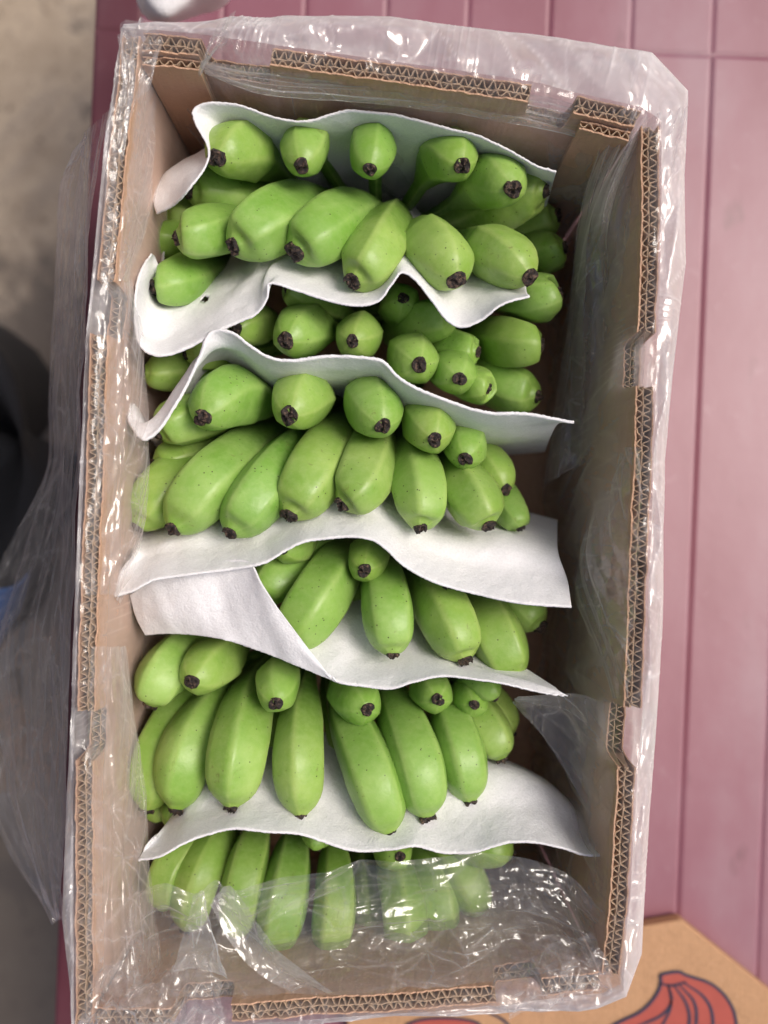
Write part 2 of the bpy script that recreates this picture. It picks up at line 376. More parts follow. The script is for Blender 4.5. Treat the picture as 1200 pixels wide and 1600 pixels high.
def wall(px, notches, axis, seed, trim=(0, 0), flip_layers=False, extra=0):
    """notches: (a, b, depth) along pixel axis 0=u 1=v"""
    P = polyres(px2m(px), step=.00065)
    pix = polyres(np.array(px, float), n=len(P))
    k = int(trim[0] / .00065); k2 = len(P) - int(trim[1] / .00065)
    P, pix = P[k:k2], pix[k:k2]
    zt = np.full(len(P), RIM) - .0015 * np.abs(smooth_noise(pix[:, axis] * .012, seed))
    for a, b, dep in notches:
        s = np.clip(np.minimum(pix[:, axis] - a, b - pix[:, axis]) / 11.0, 0, 1)
        zt = zt - dep * np.sqrt(1 - (1 - s) ** 2)
    inner = ribbon('wall', P, TH - .0004 + extra, .0008, zt, BOXB, box, M['card'], seed=seed)
    ribbon('outer_liner', P, .0004 + extra, .0008, zt, BOXB, inner, M['card'], seed=seed + 1)
    midf = .56 if not flip_layers else .44
    mid = extra + TH * midf
    ribbon('middle_liner', P, mid, .0005, zt - .0008, BOXB, inner, M['flute'], seed=seed + 2)
    a1 = (mid - extra - .0008) / 2; a2 = (TH - .0008 - (mid - extra)) / 2
    ribbon('corrugated_layer', P, extra + .0008 + a1, .0004, zt - .0004, .12, inner, M['flute'], wave=(a1 - .0003, .0052), seed=seed + 5)
    ribbon('corrugated_layer', P, mid + a2, .0004, zt - .0006, .12, inner, M['flute'], wave=(a2 - .0003, .0061), seed=seed + 6)
    return inner
wall(LEFT, [(1112, 1188, .022), (437, 520, .026)], 1, 11, (.002, .002))
wall(RIGHT, [(520, 602, .027), (1108, 1200, .027)], 1, 31, (.002, .002))
wall(TOP, [(314, 424, .021), (832, 902, .022)], 0, 51, (.0112, .0112))
wall(BOTTOM, [(270, 362, .024), (776, 850, .02)], 0, 71, (.0112, .0112), True)
# inner corner flaps, folded in from the side walls
def inner_flap(px, seed):
    P = polyres(px2m(px), step=.0009)
    P = P + .001 * 0
    zt = np.full(len(P), RIM - .004)
    o = ribbon('corner_flap', P, TH + .0012, .0008, zt, BOXB, box, M['card'], seed=seed)
    ribbon('corrugated_layer', P, TH + .0012 + .0022, .0004, zt, .12, o, M['flute'], wave=(.0014, .0055), seed=seed + 1)
    ribbon('flap_liner', P, TH + .0012 + .0044, .0008, zt, BOXB, o, M['card'], seed=seed + 2)
inner_flap([(222,50.5),(312,57.2)], 90)
inner_flap([(918,152.2),(996,171)], 93)
c = [px2m([p])[0] for p in ((192,48),(1030,190),(968,1532),(118,1607))]
ins = .004
cc = np.mean(c, axis=0); cI = [p + (cc - p) / np.linalg.norm(cc - p) * ins for p in c]
v = [(*p, BOXB - .003) for p in cI] + [(*p, BOXB - .0002) for p in cI]
mesh('bottom_panel', v, [(0,1,2,3),(7,6,5,4),(0,4,5,1),(1,5,6,2),(2,6,7,3),(3,7,4,0)], M['card'], box, smooth=False)

# ------------------------------------------------------------------ bananas
def banana_mesh(path, wm, parent, seed, ridge=1.0, squeeze=1.0, up=0.0):
    NR, NS = 46, 30
    r = np.random.RandomState(seed)
    P = catmull(path, 200)                                  # tip first
    L = np.concatenate([[0], np.cumsum(np.linalg.norm(np.diff(P, axis=0), axis=1))])
    tt = L[-1] * (np.linspace(0, 1, NR) ** 1.55)
    C = np.stack([np.interp(tt, L, P[:, k]) for k in range(3)], 1)
    for _ in range(5): C[1:-1] = (C[:-2] + 2 * C[1:-1] + C[2:]) / 4
    T = np.gradient(C, axis=0); T /= np.linalg.norm(T, axis=1)[:, None]
    d = tt / wm
    rad = wm * np.interp(d, [0, .10, .30, .6, 1.0, 1.6, 2.3] + [q * squeeze for q in (3.8, 5.0, 6.2, 7.4, 12)], [.27, .42, .62, .79, .91, .98, 1.0, .93, .77, .53, .33, .28])
    # parallel transport
    ref = np.array([0, 0, 1.0]); 
    if abs(T[0] @ ref) > .9: ref = np.array([1.0, 0, 0])
    U = np.cross(T[0], ref); U /= np.linalg.norm(U)
    nrid = 5; ang0 = r.uniform(0, 6.28); ra = ang0 + np.arange(nrid) * 2 * np.pi / nrid + r.uniform(-.16, .16, nrid)
    ra = np.sort(ra % (2 * np.pi))
    th = np.linspace(0, 2 * np.pi, NS, endpoint=False)
    # snap a vertex row onto every ridge
    for a in ra: th[np.argmin(np.abs(((th - a + np.pi) % (2 * np.pi)) - np.pi))] = a
    th = np.sort(th)
    ext = np.concatenate([[ra[-1] - 2 * np.pi], ra, [ra[0] + 2 * np.pi]])
    sh = np.empty(NS); rd = np.empty(NS)
    for j, t in enumerate(th):
        i = np.searchsorted(ext, t, side='right') - 1; i = min(max(i, 0), len(ext) - 2)
        a, b = ext[i], ext[i + 1]; m = (a + b) / 2; hw = (b - a) / 2
        sh[j] = math.cos(hw) / math.cos(t - m); rd[j] = abs(t - m) / hw
    V, at = [], []
    lean = np.array([0, 0, 1.0]) - T[0] * T[0][2]
    if up > 0:                                            # the end curls up evenly over a short length
        D = 1.5; C0 = C.copy(); k0 = int(np.searchsorted(d, D)); th_m = 1.05 * up; Tb = T[k0].copy(); ln = np.array([0, 0, 1.0]) - Tb * Tb[2]; ln /= np.linalg.norm(ln)
        for i in range(k0 - 1, -1, -1):
            a_ = th_m * (1 - (d[i] + d[i + 1]) / 2 / D)
            C[i] = C[i + 1] - ((C0[i + 1] - C0[i]) - ln * math.sin(a_) * (d[i + 1] - d[i]) * wm)
        T = np.gradient(C, axis=0); T /= np.linalg.norm(T, axis=1)[:, None]
        U = np.cross(T[0], ref); U /= np.linalg.norm(U)
    for i in range(NR):
        if i:
            U = U - T[i] * (U @ T[i]); U /= np.linalg.norm(U)
        B = np.cross(T[i], U)
        k = .66 * ridge * min(1, .40 + .42 * d[i])
        s = (1 - k) + k * (sh / .90)
        s = s * (1 + .012 * np.sin(th * 2 + d[i] + seed))
        ring = C[i] + rad[i] * s[:, None] * (np.cos(th)[:, None] * U + np.sin(th)[:, None] * B)
        V.append(ring)
        for j in range(NS): at.append((min(1, d[i] / 9.0), rd[j], 0, 1))
    V = np.vstack(V); f = grid_faces(NR, NS, closed_m=True, flip=False)
    f.append(tuple(range(NS))[::-1]); f.append(tuple(range((NR - 1) * NS, NR * NS)))
    o = mesh('banana', V, f, M['banana'], parent)
    ca = o.data.color_attributes.new('along', 'FLOAT_COLOR', 'POINT')
    ca.data.foreach_set('color', np.array(at, dtype=np.float32).ravel())
    # dry blossom end: a rough little cup
    n = 18; rag = r.uniform(.7, 1.5); prof = [(.85, -.40), (1.0, -.1), (1.06, .12), (.98, .30), (.80, .40), (.62, .34), (.36, .36), (.24, .50), (0.02, .54)]
    tv = []; r0 = .275 * wm * r.uniform(.9, 1.1); T0 = -T[0]; U0 = np.cross(T0, ref); U0 /= np.linalg.norm(U0); B0 = np.cross(T0, U0)
    ph = r.uniform(0, 6, 4)
    for (pr, pz) in prof:
        for j in range(n):
            a = 2 * np.pi * j / n
            rr = r0 * pr * (1 + .08 * np.sin(2 * a + ph[0]) + .05 * np.sin(3 * a + ph[1])) * (1 + r.uniform(-.04, .04))
            zz = r0 * (pz * .95 + (.20 * np.sin(3 * a + ph[2]) + .12 * np.sin(5 * a + ph[3]) + r.uniform(-.12, .12)) * rag * (pz > .1))
            tv.append(C[0] + T0 * zz + rr * (math.cos(a) * U0 + math.sin(a) * B0))
    tf = grid_faces(len(prof), n, closed_m=True); tf.append(tuple(range(n))[::-1]); tf.append(tuple(range((len(prof) - 1) * n, len(prof) * n)))
    mesh('blossom_tip', tv, tf, M['tip'], o)
    return o
KZ = {'u': (.196, .164, .095), 'l': (.192, .178, .107), 'd': (.144, .128, .085), 'm': (.176, .160, .11)}
def hand(crown, label, bananas, seed, up=1.0):
    cw = W(*crown); e = empty('banana_hand', (cw.x, cw.y, .01), label, 'bananas', 'hands of green bananas packed in the box')
    r = random.Random(seed)
    for i, b in enumerate(bananas):
        kind, tip, mid, neck, wpx = b[:5]; dz = b[5] if len(b) > 5 else 0
        z = [q + dz for q in KZ[kind]]
        path = [W(*tip, z[0]), W(*mid, z[1]), W(*neck, z[2])]
        if kind in 'ld':                                     # the end turns up a little
            path[0] = W(*tip, z[1] + .002); dv = path[0] - path[1]; path[0] = path[0] + dv.normalized() * (.0008 * up)
        # last stretch runs down to the crown
        sp = cw + (path[2] - cw) * .12 + Vector((r.uniform(-.004, .004), 0, 0)); path.append(sp)
        wm = wpx * .975 * (CAMZ - z[1]) / F
        banana_mesh([tuple(p) for p in path], wm, e, seed * 100 + i, r.uniform(.75, 1.2) * (.74 if kind in 'um' else 1), .62 if kind in 'um' else 1.0, up if kind in 'ld' else 0.0)
    # crown: knobbly cut cushion where the stalks meet
    v = []; n1, n2 = 14, 10
    for i in range(n1):
        a = math.pi * (i + .5) / n1
        for j in range(n2):
            t = 2 * math.pi * j / n2; k = 1 + .12 * math.sin(3 * t + i) + r.uniform(-.05, .05)
            v.append((cw.x + .040 * math.cos(a) * k, cw.y + .013 * math.sin(a) * math.cos(t) * k, cw.z + .017 * math.sin(a) * math.sin(t) * k))
    f = grid_faces(n1, n2, closed_m=True) + [tuple(range(n2))[::-1], tuple(range((n1 - 1) * n2, n1 * n2))]
    mesh('crown', v, f, M['crown'], e)
    return e
hand((600, 345, .055), 'topmost hand of green bananas, above the curled foam sheet with a hole', [
    ('u', (339,247), (388,236), (480,300), 47), ('u', (471,259), (486,224), (537,300), 38), ('u', (578,264), (584,226), (588,330), 37),
    ('u', (722,259), (690,246), (625,335), 41), ('u', (801,295), (762,284), (665,345), 44), ('d', (864,302), (822,302), (720,350), 44, .03),
    ('d', (285,305), (340,300), (450,335), 44, .02),
    ('l', (268,388), (318,366), (430,350), 43), ('l', (360,403), (417,350), (510,318), 51, .003), ('l', (452,415), (503,364), (575,330), 53, .003),
    ('l', (547,458), (584,396), (618,330), 48, .004), ('m', (713,437), (690,404), (640,365), 54, .02), ('m', (827,433), (786,402), (710,370), 48, .016),
    ('l', (884,475), (842,465), (750,450), 42, -.02), ('d', (893,397), (860,395), (780,395), 36), ('l', (234,466), (277,440), (370,410), 42, -.018),
    ('d', (225,380), (262,375), (340,370), 36, .01), ('d', (880,345), (835,345), (740,350), 36, -.015), ('d', (245,345), (300,338), (420,350), 36, .0)], 1, .80)
hand((600, 500, .045), 'second hand of green bananas from the top, mostly hidden between two curled foam sheets', [
    ('u', (447,532), (482,515), (560,520), 42, -.012), ('u', (551,533), (563,522), (575,500), 37, -.012), ('u', (630,466), (622,482), (600,515), 33, -.035),
    ('d', (722,500), (668,500), (620,520), 36, .02), ('u', (655,570), (642,558), (615,535), 41, -.012), ('u', (718,592), (704,578), (670,560), 36, -.015),
    ('d', (772,618), (752,606), (700,580), 31, .035), ('d', (757,558), (722,548), (660,535), 34, .02), ('l', (858,551), (812,538), (715,525), 41, -.025),
    ('d', (848,630), (795,605), (720,570), 42, .005), ('u', (368,515), (402,506), (500,515), 36, -.03), ('d', (219,587), (260,580), (380,560), 32, .03),
    ('d', (285,560), (320,550), (420,540), 28, .03), ('d', (440,452), (462,458), (540,490), 26, .03)], 2, .80)
hand((570, 600, .055), 'third hand of green bananas, the fullest double row in the middle of the box', [
    ('u', (317,652), (366,620), (480,640), 50), ('u', (452,649), (477,620), (530,620), 46), ('u', (598,665), (579,628), (555,600), 46),
    ('u', (679,687), (665,658), (620,620), 41), ('u', (727,717), (722,685), (670,640), 35, -.012), ('m', (790,765), (765,732), (690,670), 36, -.02),
    ('d', (815,832), (803,806), (740,720), 28, .02), ('l', (240,685), (292,655), (400,640), 40, -.012), ('d', (238,728), (280,712), (400,680), 30, .02),
    ('l', (215,828), (262,760), (390,670), 44, -.02), ('l', (273,830), (332,750), (450,665), 50, -.004), ('l', (360,838), (408,765), (495,665), 48),
    ('l', (449,815), (487,745), (540,655), 50), ('l', (530,803), (566,750), (590,660), 48, .002), ('l', (658,835), (656,765), (620,670), 44), ('l', (768,833), (738,778), (670,690), 44, -.006)], 3, .72)
hand((600, 800, .05), 'fourth hand of green bananas, lying on the foam sheet with the folded corner', [
    ('u', (441,858), (472,848), (540,830), 30, -.014), ('u', (569,891), (577,866), (580,830), 34, -.012), ('d', (402,945), (436,900), (520,840), 42, .025),
    ('l', (447,1012), (500,930), (556,845), 47, -.006), ('l', (614,1026), (606,950), (594,850), 41), ('u', (697,922), (684,902), (650,860), 29, -.02),
    ('l', (729,1037), (700,965), (645,870), 46, -.004), ('l', (805,1062), (772,985), (710,890), 42, -.018), ('d', (850,985), (815,950), (740,890), 40, .01), ('d', (670,1010), (655,950), (620,880), 38, -.01), ('d', (545,1010), (560,950), (580,880), 38, -.01)], 4, .62)
hand((520, 985, .05), 'fifth hand of green bananas, long fingers resting on the lowest foam sheet', [
    ('l', (233,1106), (260,1048), (340,985), 42, -.016), ('u', (300,1065), (337,1034), (420,985), 42, -.012), ('u', (431,1099), (437,1058), (465,990), 36, -.004),
    ('u', (574,1108), (550,1082), (520,1010), 40, -.014), ('u', (684,1093), (668,1072), (620,1020), 33, -.022), ('u', (741,1101), (728,1082), (680,1030), 30, -.03),
    ('d', (778,1092), (760,1075), (700,1040), 27, .03),
    ('d', (232,1262), (252,1170), (330,1060), 42, .02), ('l', (277,1260), (300,1162), (385,1045), 46, -.016), ('l', (363,1257), (374,1160), (415,1040), 46),
    ('l', (471,1268), (467,1165), (485,1040), 40), ('l', (609,1297), (577,1200), (520,1060), 46), ('l', (667,1273), (648,1180), (595,1060), 46, -.004),
    ('l', (734,1249), (716,1160), (660,1060), 41, -.014), ('d', (787,1188), (762,1140), (700,1070), 37, .02), ('d', (262,1292), (275,1270), (330,1200), 26, .015),
    ('d', (238,1285), (250,1262), (310,1190), 26, .0), ('d', (560,1230), (545,1160), (520,1060), 36, -.005), ('d', (420,1200), (430,1140), (460,1040), 36, -.005), ('d', (800,1150), (770,1110), (690,1040), 34, -.005)], 5, .34)
hand((500, 1225, .045), 'lowest hand of green bananas, half covered by crumpled clear film at the bottom wall', [
    ('d', (255,1420), (268,1350), (360,1270), 33, .02), ('l', (292,1450), (320,1350), (390,1260), 38, -.03), ('l', (368,1462), (386,1352), (425,1255), 36, -.025),
    ('l', (430,1488), (447,1385), (470,1265), 38, -.02), ('l', (515,1497), (527,1395), (515,1265), 35, -.02), ('l', (632,1500), (628,1405), (580,1265), 35, -.025),
    ('l', (690,1468), (680,1395), (620,1270), 34, -.035), ('u', (625,1338), (605,1318), (570,1250), 30, -.025), ('d', (496,1325), (495,1310), (500,1260), 25, .03),
    ('d', (800,1335), (755,1315), (660,1270), 40, .02), ('l', (575,1490), (575,1400), (550,1265), 34, -.05), ('d', (745,1430), (725,1370), (640,1270), 36, .01)], 6, .1)

# ------------------------------------------------------------------ foam sheets
def loft(rows, n, m):
    R_ = [catmull([tuple(W(*p)) for p in r], n) for r in rows]
    R_ = np.array(R_)                               # k x n x 3
    G = np.empty((m, n, 3))
    for i in range(n): G[:, i] = catmull(R_[:, i], m)
    return G
def foam(rows, label, seed, holes=(), thick=.0011, n=300, m=60, extra_patches=(), parent=None):
    V, Fc = [], []; base = 0
    for rs in [rows] + list(extra_patches):
        G = loft(rs, n, m)
        a = np.linspace(0, 1, n)[None, :].repeat(m, 0); b = np.linspace(0, 1, m)[:, None].repeat(n, 1)
        X, Y = G[:, :, 0], G[:, :, 1]
        G[:, :, 2] += .0009 * smooth_noise(X * 70 + Y * 25, seed) + .0005 * smooth_noise(Y * 95 - X * 60, seed + 1)
        r = np.random.RandomState(seed); G[:2, :, :2] += r.normal(0, .00013, (2, n, 2))
        hf_, _c = facet(X * 34, Y * 34, seed + 30, .5); G[:, :, 2] += .0011 * hf_
        k = CAMZ - G[:, :, 2]; U = G[:, :, 0] * F / k + 600; Vp = 800 - G[:, :, 1] * F / k
        dead = set()
        for (hu, hv, ra, rb, ang) in holes:
            ca, sa = math.cos(ang), math.sin(ang)
            x = (U - hu) * ca + (Vp - hv) * sa; y = -(U - hu) * sa + (Vp - hv) * ca
            inside = (x / ra) ** 2 + (y / rb) ** 2 < 1
            dead |= set(np.nonzero(inside.ravel())[0].tolist())
        V.append(G.reshape(-1, 3)); Fc += [tuple(q + base for q in f) for f in grid_faces(m, n) if not (dead and all(q in dead for q in f))]
        base += n * m
    o = mesh('foam_sheet', np.vstack(V), Fc, M['foam'], parent)
    s = o.modifiers.new('thickness', 'SOLIDIFY'); s.thickness = thick; s.offset = -1
    if label: tag(o, label, 'foam sheet', 'white foam sheets between the banana hands')
    return o
def Z(pts, z): return [(p[0], p[1], p[2] if len(p) > 2 else z) for p in pts]
e1 = [(243,334,.175),(268,322,.185),(292,298,.2),(318,262),(324,232),(305,195),(301,172),(322,160),(365,161),(405,173),(440,183),(475,188),(508,180),(545,171),(590,174),(640,183),(690,198),(740,208),(775,222),(810,240),(840,258),(870,266)]
r1 = [(237,300,.160),(248,285),(262,268),(285,252),(305,243),(318,235),(330,228),(345,220),(372,213),(405,222),(440,232),(475,236),(508,232),(545,226),(590,228),(640,236),(690,248),(740,256),(775,266),(810,278),(840,288),(862,294)]
foam([Z(e1, .2), Z(r1, .155), Z([(p[0] * .94 + 36, p[1] + 55) for p in r1], .10), Z([(p[0] * .9 + 60, p[1] + 95) for p in r1], .06)],
     'white foam sheet standing wavy against the top wall, behind the topmost bananas', 3)
e2 = [(238,398,.175),(221,425,.188),(212,470),(213,515),(224,545),(252,556),(290,545),(335,520),(375,502),(400,490),(416,468),(421,443),(460,452),(510,468),(555,477),(590,470),(610,445),(627,425),(650,437),(675,468),(700,500),(722,510),(750,500),(785,475),(827,462)]
r2 = [(242,400,.165),(232,428),(226,460),(229,495),(236,518),(262,525),(292,512),(330,487),(365,465),(395,452),(412,440),(422,420),(460,428),(510,442),(555,450),(588,440),(608,420),(626,400),(650,408),(675,435),(698,462),(722,474),(750,470),(785,455),(822,452)]
r2b = [(p[0], p[1] - 48) for p in r2]
foam([Z(e2, .199), Z(r2, .178), Z([(255,420,.165),(245,435),(240,450),(248,465),(262,470),(285,462),(310,450),(335,438),(365,425),(390,415)] + r2b[10:], .148), Z([(p[0] * .95 + 30, p[1] - 85) for p in r2], .09)],
     'white foam sheet curled up at its left end, with one small dark hole', 4, holes=[(320, 467, 11, 6, -.6)])
e3 = [(201,630,.18),(201,655,.19),(220,685),(243,674),(268,640),(292,598),(308,560),(322,525),(338,514),(365,519),(395,541),(420,556),(455,561),(510,554),(560,556),(598,562),(620,584),(648,603),(700,624),(760,642),(820,644),(860,651),(897,658)]
r3 = [(212,632,.175),(216,645),(228,662),(244,650),(266,618),(288,585),(305,560),(330,545),(350,540),(378,550),(405,568),(430,580),(462,584),(512,578),(560,578),(596,584),(616,604),(645,622),(690,642),(740,658),(790,662),(820,662),(872,658)]
foam([Z(e3, .2), Z(r3, .180), Z([(p[0] * .96 + 22, p[1] + 22) for p in r3], .15), Z([(p[0] * .93 + 40, p[1] + 45) for p in r3], .09)],
     'white foam sheet seen edge-on, pointed at its right end, running behind the middle hand', 5, holes=[(338, 527, 7, 2.6, .1), (333, 574, 9, 4, -.1)], thick=.0016)
e4 = [(177,932,.199),(205,924),(240,906),(285,899),(330,893),(375,887),(415,878),(445,860),(475,846),(510,841),(550,838),(582,843),(605,858),(628,880),(660,900),(700,916),(755,930),(815,942),(893,948)]
r4a = [(186,900,.19),(212,880),(250,868),(290,862),(335,858),(378,852),(415,842),(445,825),(475,812),(510,806),(550,803),(582,808),(608,822),(632,845),(665,865),(705,878),(758,888),(815,895),(886,905)]
r4b = [(206,868,.182),(228,846),(262,830),(300,822),(345,816),(385,810),(420,802),(450,790),(480,780),(512,774),(550,772),(584,776),(612,790),(640,810),(670,826),(706,836),(755,842),(808,846),(872,862)]
r4c = [(p[0], p[1] - 50) for p in r4b]
foam([Z(e4, .2), Z(r4a, .178), Z(r4b, .162), Z(r4c, .10)], 'broad white foam sheet with a square right corner, under the tips of the middle hand', 6)
e5 = [(455,1035,.192),(500,1052,.196),(530,1066),(565,1071),(608,1075),(645,1065),(690,1056),(740,1060),(790,1067),(840,1080),(887,1087)]
r5a = [(460,1010,.18),(500,1015,.18),(530,1018,.178),(565,1020),(608,1022),(645,1020),(690,1022),(735,1040,.18),(780,1052,.188),(835,1068,.194),(878,1082,.199)]
r5b = [(470,960,.15),(500,955),(530,955),(565,955),(608,962),(645,975),(685,1000),(725,1025,.165),(765,1044,.175),(825,1060,.185),(872,1078,.196)]
r5c = [(470,910,.10),(500,900),(530,900),(565,900),(608,905),(645,920),(690,950),(725,985,.12),(765,1010,.14),(815,1040,.16),(868,1074,.19)]
f5a = [(203,930,.168),(240,905,.18),(300,885,.188),(350,876,.190),(388,877,.196),(408,912,.203),(438,957,.206),(475,1005,.206),(515,1056,.202)]
f5m = [(212,962,.165),(250,955,.178),(300,950,.186),(350,948,.19),(390,955,.198),(418,972,.203),(448,998,.205),(482,1028,.205),(520,1060,.202)]
f5b = [(228,992,.162),(265,990,.172),(310,993,.182),(350,1000,.19),(390,1013,.194),(425,1025,.197),(460,1039,.2),(492,1052,.2),(526,1066,.2)]
foam([Z(e5, .2), Z(r5a, .170), Z(r5b, .145), Z(r5c, .09)], 'white foam sheet with its left corner folded over the bananas in a big triangle', 7, extra_patches=[[f5b, f5m, f5a]])
e6 = [(216,1343,.196),(250,1336),(288,1316),(330,1302),(368,1294),(415,1298),(470,1303),(515,1318),(560,1330),(608,1328),(648,1322),(695,1333),(740,1331),(785,1318),(828,1315),(875,1322),(915,1335),(948,1336)]
r6a = [(224,1330,.19),(262,1300),(300,1276),(338,1262),(375,1254),(420,1254),(472,1257),(515,1268),(560,1278),(608,1276),(650,1270),(695,1276),(740,1272),(788,1265),(832,1268),(874,1284),(908,1308),(942,1326)]
r6b = [(242,1308,.182),(272,1272),(302,1235),(335,1212),(372,1200),(420,1198),(472,1200),(515,1208),(560,1215),(608,1215),(650,1208),(690,1204),(730,1200),(785,1202),(832,1215),(868,1237),(902,1268),(934,1312)]
r6c = [(262,1290,.155),(292,1240),(322,1190),(350,1160),(380,1145),(420,1140),(472,1140),(515,1145),(560,1150),(608,1150),(650,1145),(690,1145),(730,1155),(775,1180),(822,1200),(862,1225),(898,1262),(930,1308)]
foam([Z(e6, .2), Z(r6a, .176), Z(r6b, .156), Z(r6c, .12)], 'lowest white foam sheet, widest, under the long fingers of the fifth hand', 8)
sc = foam([Z([(210,-10),(218,14),(235,33),(262,39),(284,33),(306,26),(332,20),(350,10),(364,-6)], .07), Z([(218,-14),(229,8),(246,24),(264,27),(286,14),(304,-2),(324,-10),(344,-14),(358,-22)], .105), Z([(222,-30),(232,-20),(250,-16),(268,-20),(286,-30),(304,-44),(322,-50),(340,-50),(352,-50)], .115)],
     None, 9, n=90, m=30, thick=.0016)
tag(sc, 'curled white foam offcut lying on the table beyond the top wall of the box', 'foam scrap'); sc.name = 'foam_offcut'

# ------------------------------------------------------------------ clear film
liner = empty('plastic_liner', (0, 0, .01), 'crumpled clear plastic bag lining the box and folded out over its rim', 'plastic bag')
PAIR = [((192,48),(194,32)),((250,51),(262,26)),((310,57),(345,15)),((425,73),(440,13)),((600,97),(610,13)),((830,131),(850,41)),((1000,172),(1024,72)),((1030,190),(1083,130)),
        ((1031,300),(1077,262)),((1030,400),(1079,400)),((1024,560),(1062,560)),((1020,700),(1046,720)),((1008,1000),(1042,1000)),((1002,1110),(1034,1110)),
        ((994,1200),(1028,1200)),((982,1400),(1014,1400)),((972,1490),(1010,1500)),((968,1532),(985,1566)),((940,1547),(930,1588)),((775,1568),(800,1592)),
        ((600,1582),(600,1597)),((360,1597),(360,1612)),((200,1604),(200,1625)),((118,1607),(112,1622)),((117,1400),(88,1440)),((117,1250),(97,1250)),
        ((120,1110),(106,1110)),((124,950),(111,950)),((133,750),(119,740)),((140,530),(130,540)),((152,430),(138,430)),((174,200),(160,200))]
NS_, = (2400,)
A = px2m([p[0] for p in PAIR]); B = px2m([p[1] for p in PAIR])
A = np.vstack([A, A[:1]]); B = np.vstack([B, B[:1]])
La = np.concatenate([[0], np.cumsum(np.linalg.norm(np.diff(A, axis=0), axis=1))])
s = np.linspace(0, La[-1], NS_, endpoint=False)
def per(L, X): return np.stack([np.interp(s, L, X[:, k]) for k in range(2)], 1)
Pa, Pb = per(La, A), per(La, B)
d = np.roll(Pa, -3, 0) - np.roll(Pa, 3, 0); d /= np.linalg.norm(d, axis=1)[:, None]
for _ in range(6): d = (np.roll(d, 1, 0) + d + np.roll(d, -1, 0)) / 3
Nin = np.stack([d[:, 1], -d[:, 0]], 1); Nin /= np.linalg.norm(Nin, axis=1)[:, None]
Out = Pb - Pa
prof = []     # (inward offset of Pa | fraction of Out , z, wobble amplitude)
for t in np.linspace(0, 1, 34):                     # up the inner face, from the bottom of the box
    prof.append(('in', TH + .0030 + .003 * (1 - t) + .002 * math.sin(t * 3.1), .02 + t * (RIM - .016 - .02), .0042 * (1 - t ** 5) + .0008))
for a in np.linspace(0.15, 1, 6): prof.append(('in', (TH + .0035) * (1 - a), RIM - .012 + .0145 * math.sin(min(1, a * 1.3) * 1.57), .0007))
for a in np.linspace(.1, 1, 12): prof.append(('out', a, RIM + .002 - .010 * a ** 3, .0009 + .0006 * a))
for a in np.linspace(.08, 1, 16): prof.append(('out', 1.0 - .12 * a, RIM - .008 - .085 * a, .0018))
MP = len(prof); G = np.empty((NS_, MP, 3))
arc = np.concatenate([np.linspace(0, .19, 34), .19 + np.cumsum([.003] * 6), .208 + np.cumsum([.0018] * 12), .2296 + np.cumsum([.0055] * 16)])
SS = np.broadcast_to(s[:, None], (NS_, MP)); QQ = np.broadcast_to(arc[None, :], (NS_, MP))
hc, cc1 = facet(SS / .034, QQ / .016, 21); hf, cc2 = facet(SS / .013 + QQ * 20, QQ / .009, 22)
hi, cc3 = facet(SS / .020 + QQ * 6, QQ / .075, 23); hj, cc4 = facet(SS / .030, QQ / .022, 24, .4)
patchy = np.clip(.45 + .6 * smooth_noise(SS * 21 + QQ * 9, 77), .1, 1)
CR = np.empty((NS_, MP))
for j, (kind, o_, z, amp) in enumerate(prof):
    wall_side = kind == 'in' and j < 34
    if wall_side:                                        # the bananas press the film flat on the left
        left = np.clip((-.118 - Pa[:, 0]) / .02, 0, 1)[:, None]
        o_ = o_ * (1 - left) + (TH + .0010) * left
        amp = amp * (1 - .85 * left[:, 0])
        wob = np.abs(amp * (1.3 * hi[:, j] + .8 * hj[:, j] * patchy[:, j])); CR[:, j] = (.55 * cc3[:, j] + .35 * cc4[:, j] * patchy[:, j]) * .6
    else:
        wob = amp * (1.5 * hc[:, j] + .5 * hf[:, j] * patchy[:, j]); CR[:, j] = .75 * cc1[:, j] + .8 * cc2[:, j] * patchy[:, j] ** 2
    base = Pa + Nin * o_ if kind == 'in' else Pa + Out * o_
    G[:, j, :2] = base + Nin * wob[:, None]
    lift = 1 if (kind == 'out' and z > RIM - .0081) else (.45 if j > 33 else 0)
    G[:, j, 2] = z + lift * (.0056 * hc[:, j] + .0032 * hf[:, j] * patchy[:, j])
sk_l = np.exp(-16 * np.abs(((SS / .0105 + .9 * smooth_noise(SS * 31, 3) + QQ * 22 * smooth_noise(SS * 17, 4)) % 1) - .5)) * np.clip(smooth_noise(SS * 47 + QQ * 30, 6) * .9, 0, 1)
sk_2 = np.exp(-12 * np.abs(((QQ / .0085 + 1.3 * smooth_noise(SS * 26, 13)) % 1) - .5)) * np.clip(smooth_noise(SS * 39 + QQ * 60, 16), 0, 1)
CR = CR + .9 * sk_l + .7 * sk_2
G[:, 38:, 2] += (.0012 * sk_l + .0010 * sk_2)[:, 38:]
def crease_attr(o, C):
    ca = o.data.color_attributes.new('crease', 'FLOAT_COLOR', 'POINT'); C = np.clip(C.ravel(), 0, 1)
    ca.data.foreach_set('color', np.stack([C, C, C, C * 0 + 1], 1).astype(np.float32).ravel())
# film sags into the hand-hole notches
# the inner film and the turned-out rim
lf = mesh('bag_film', G[:, :40].reshape(-1, 3), grid_faces(NS_, 40, closed_n=True), M['film_wall'], liner)
sk = mesh('turned_out_rim', G[:, 39:].reshape(-1, 3), grid_faces(NS_, MP - 39, closed_n=True), M['film_skirt'], liner)
crease_attr(lf, CR[:, :40]); crease_attr(sk, CR[:, 39:])

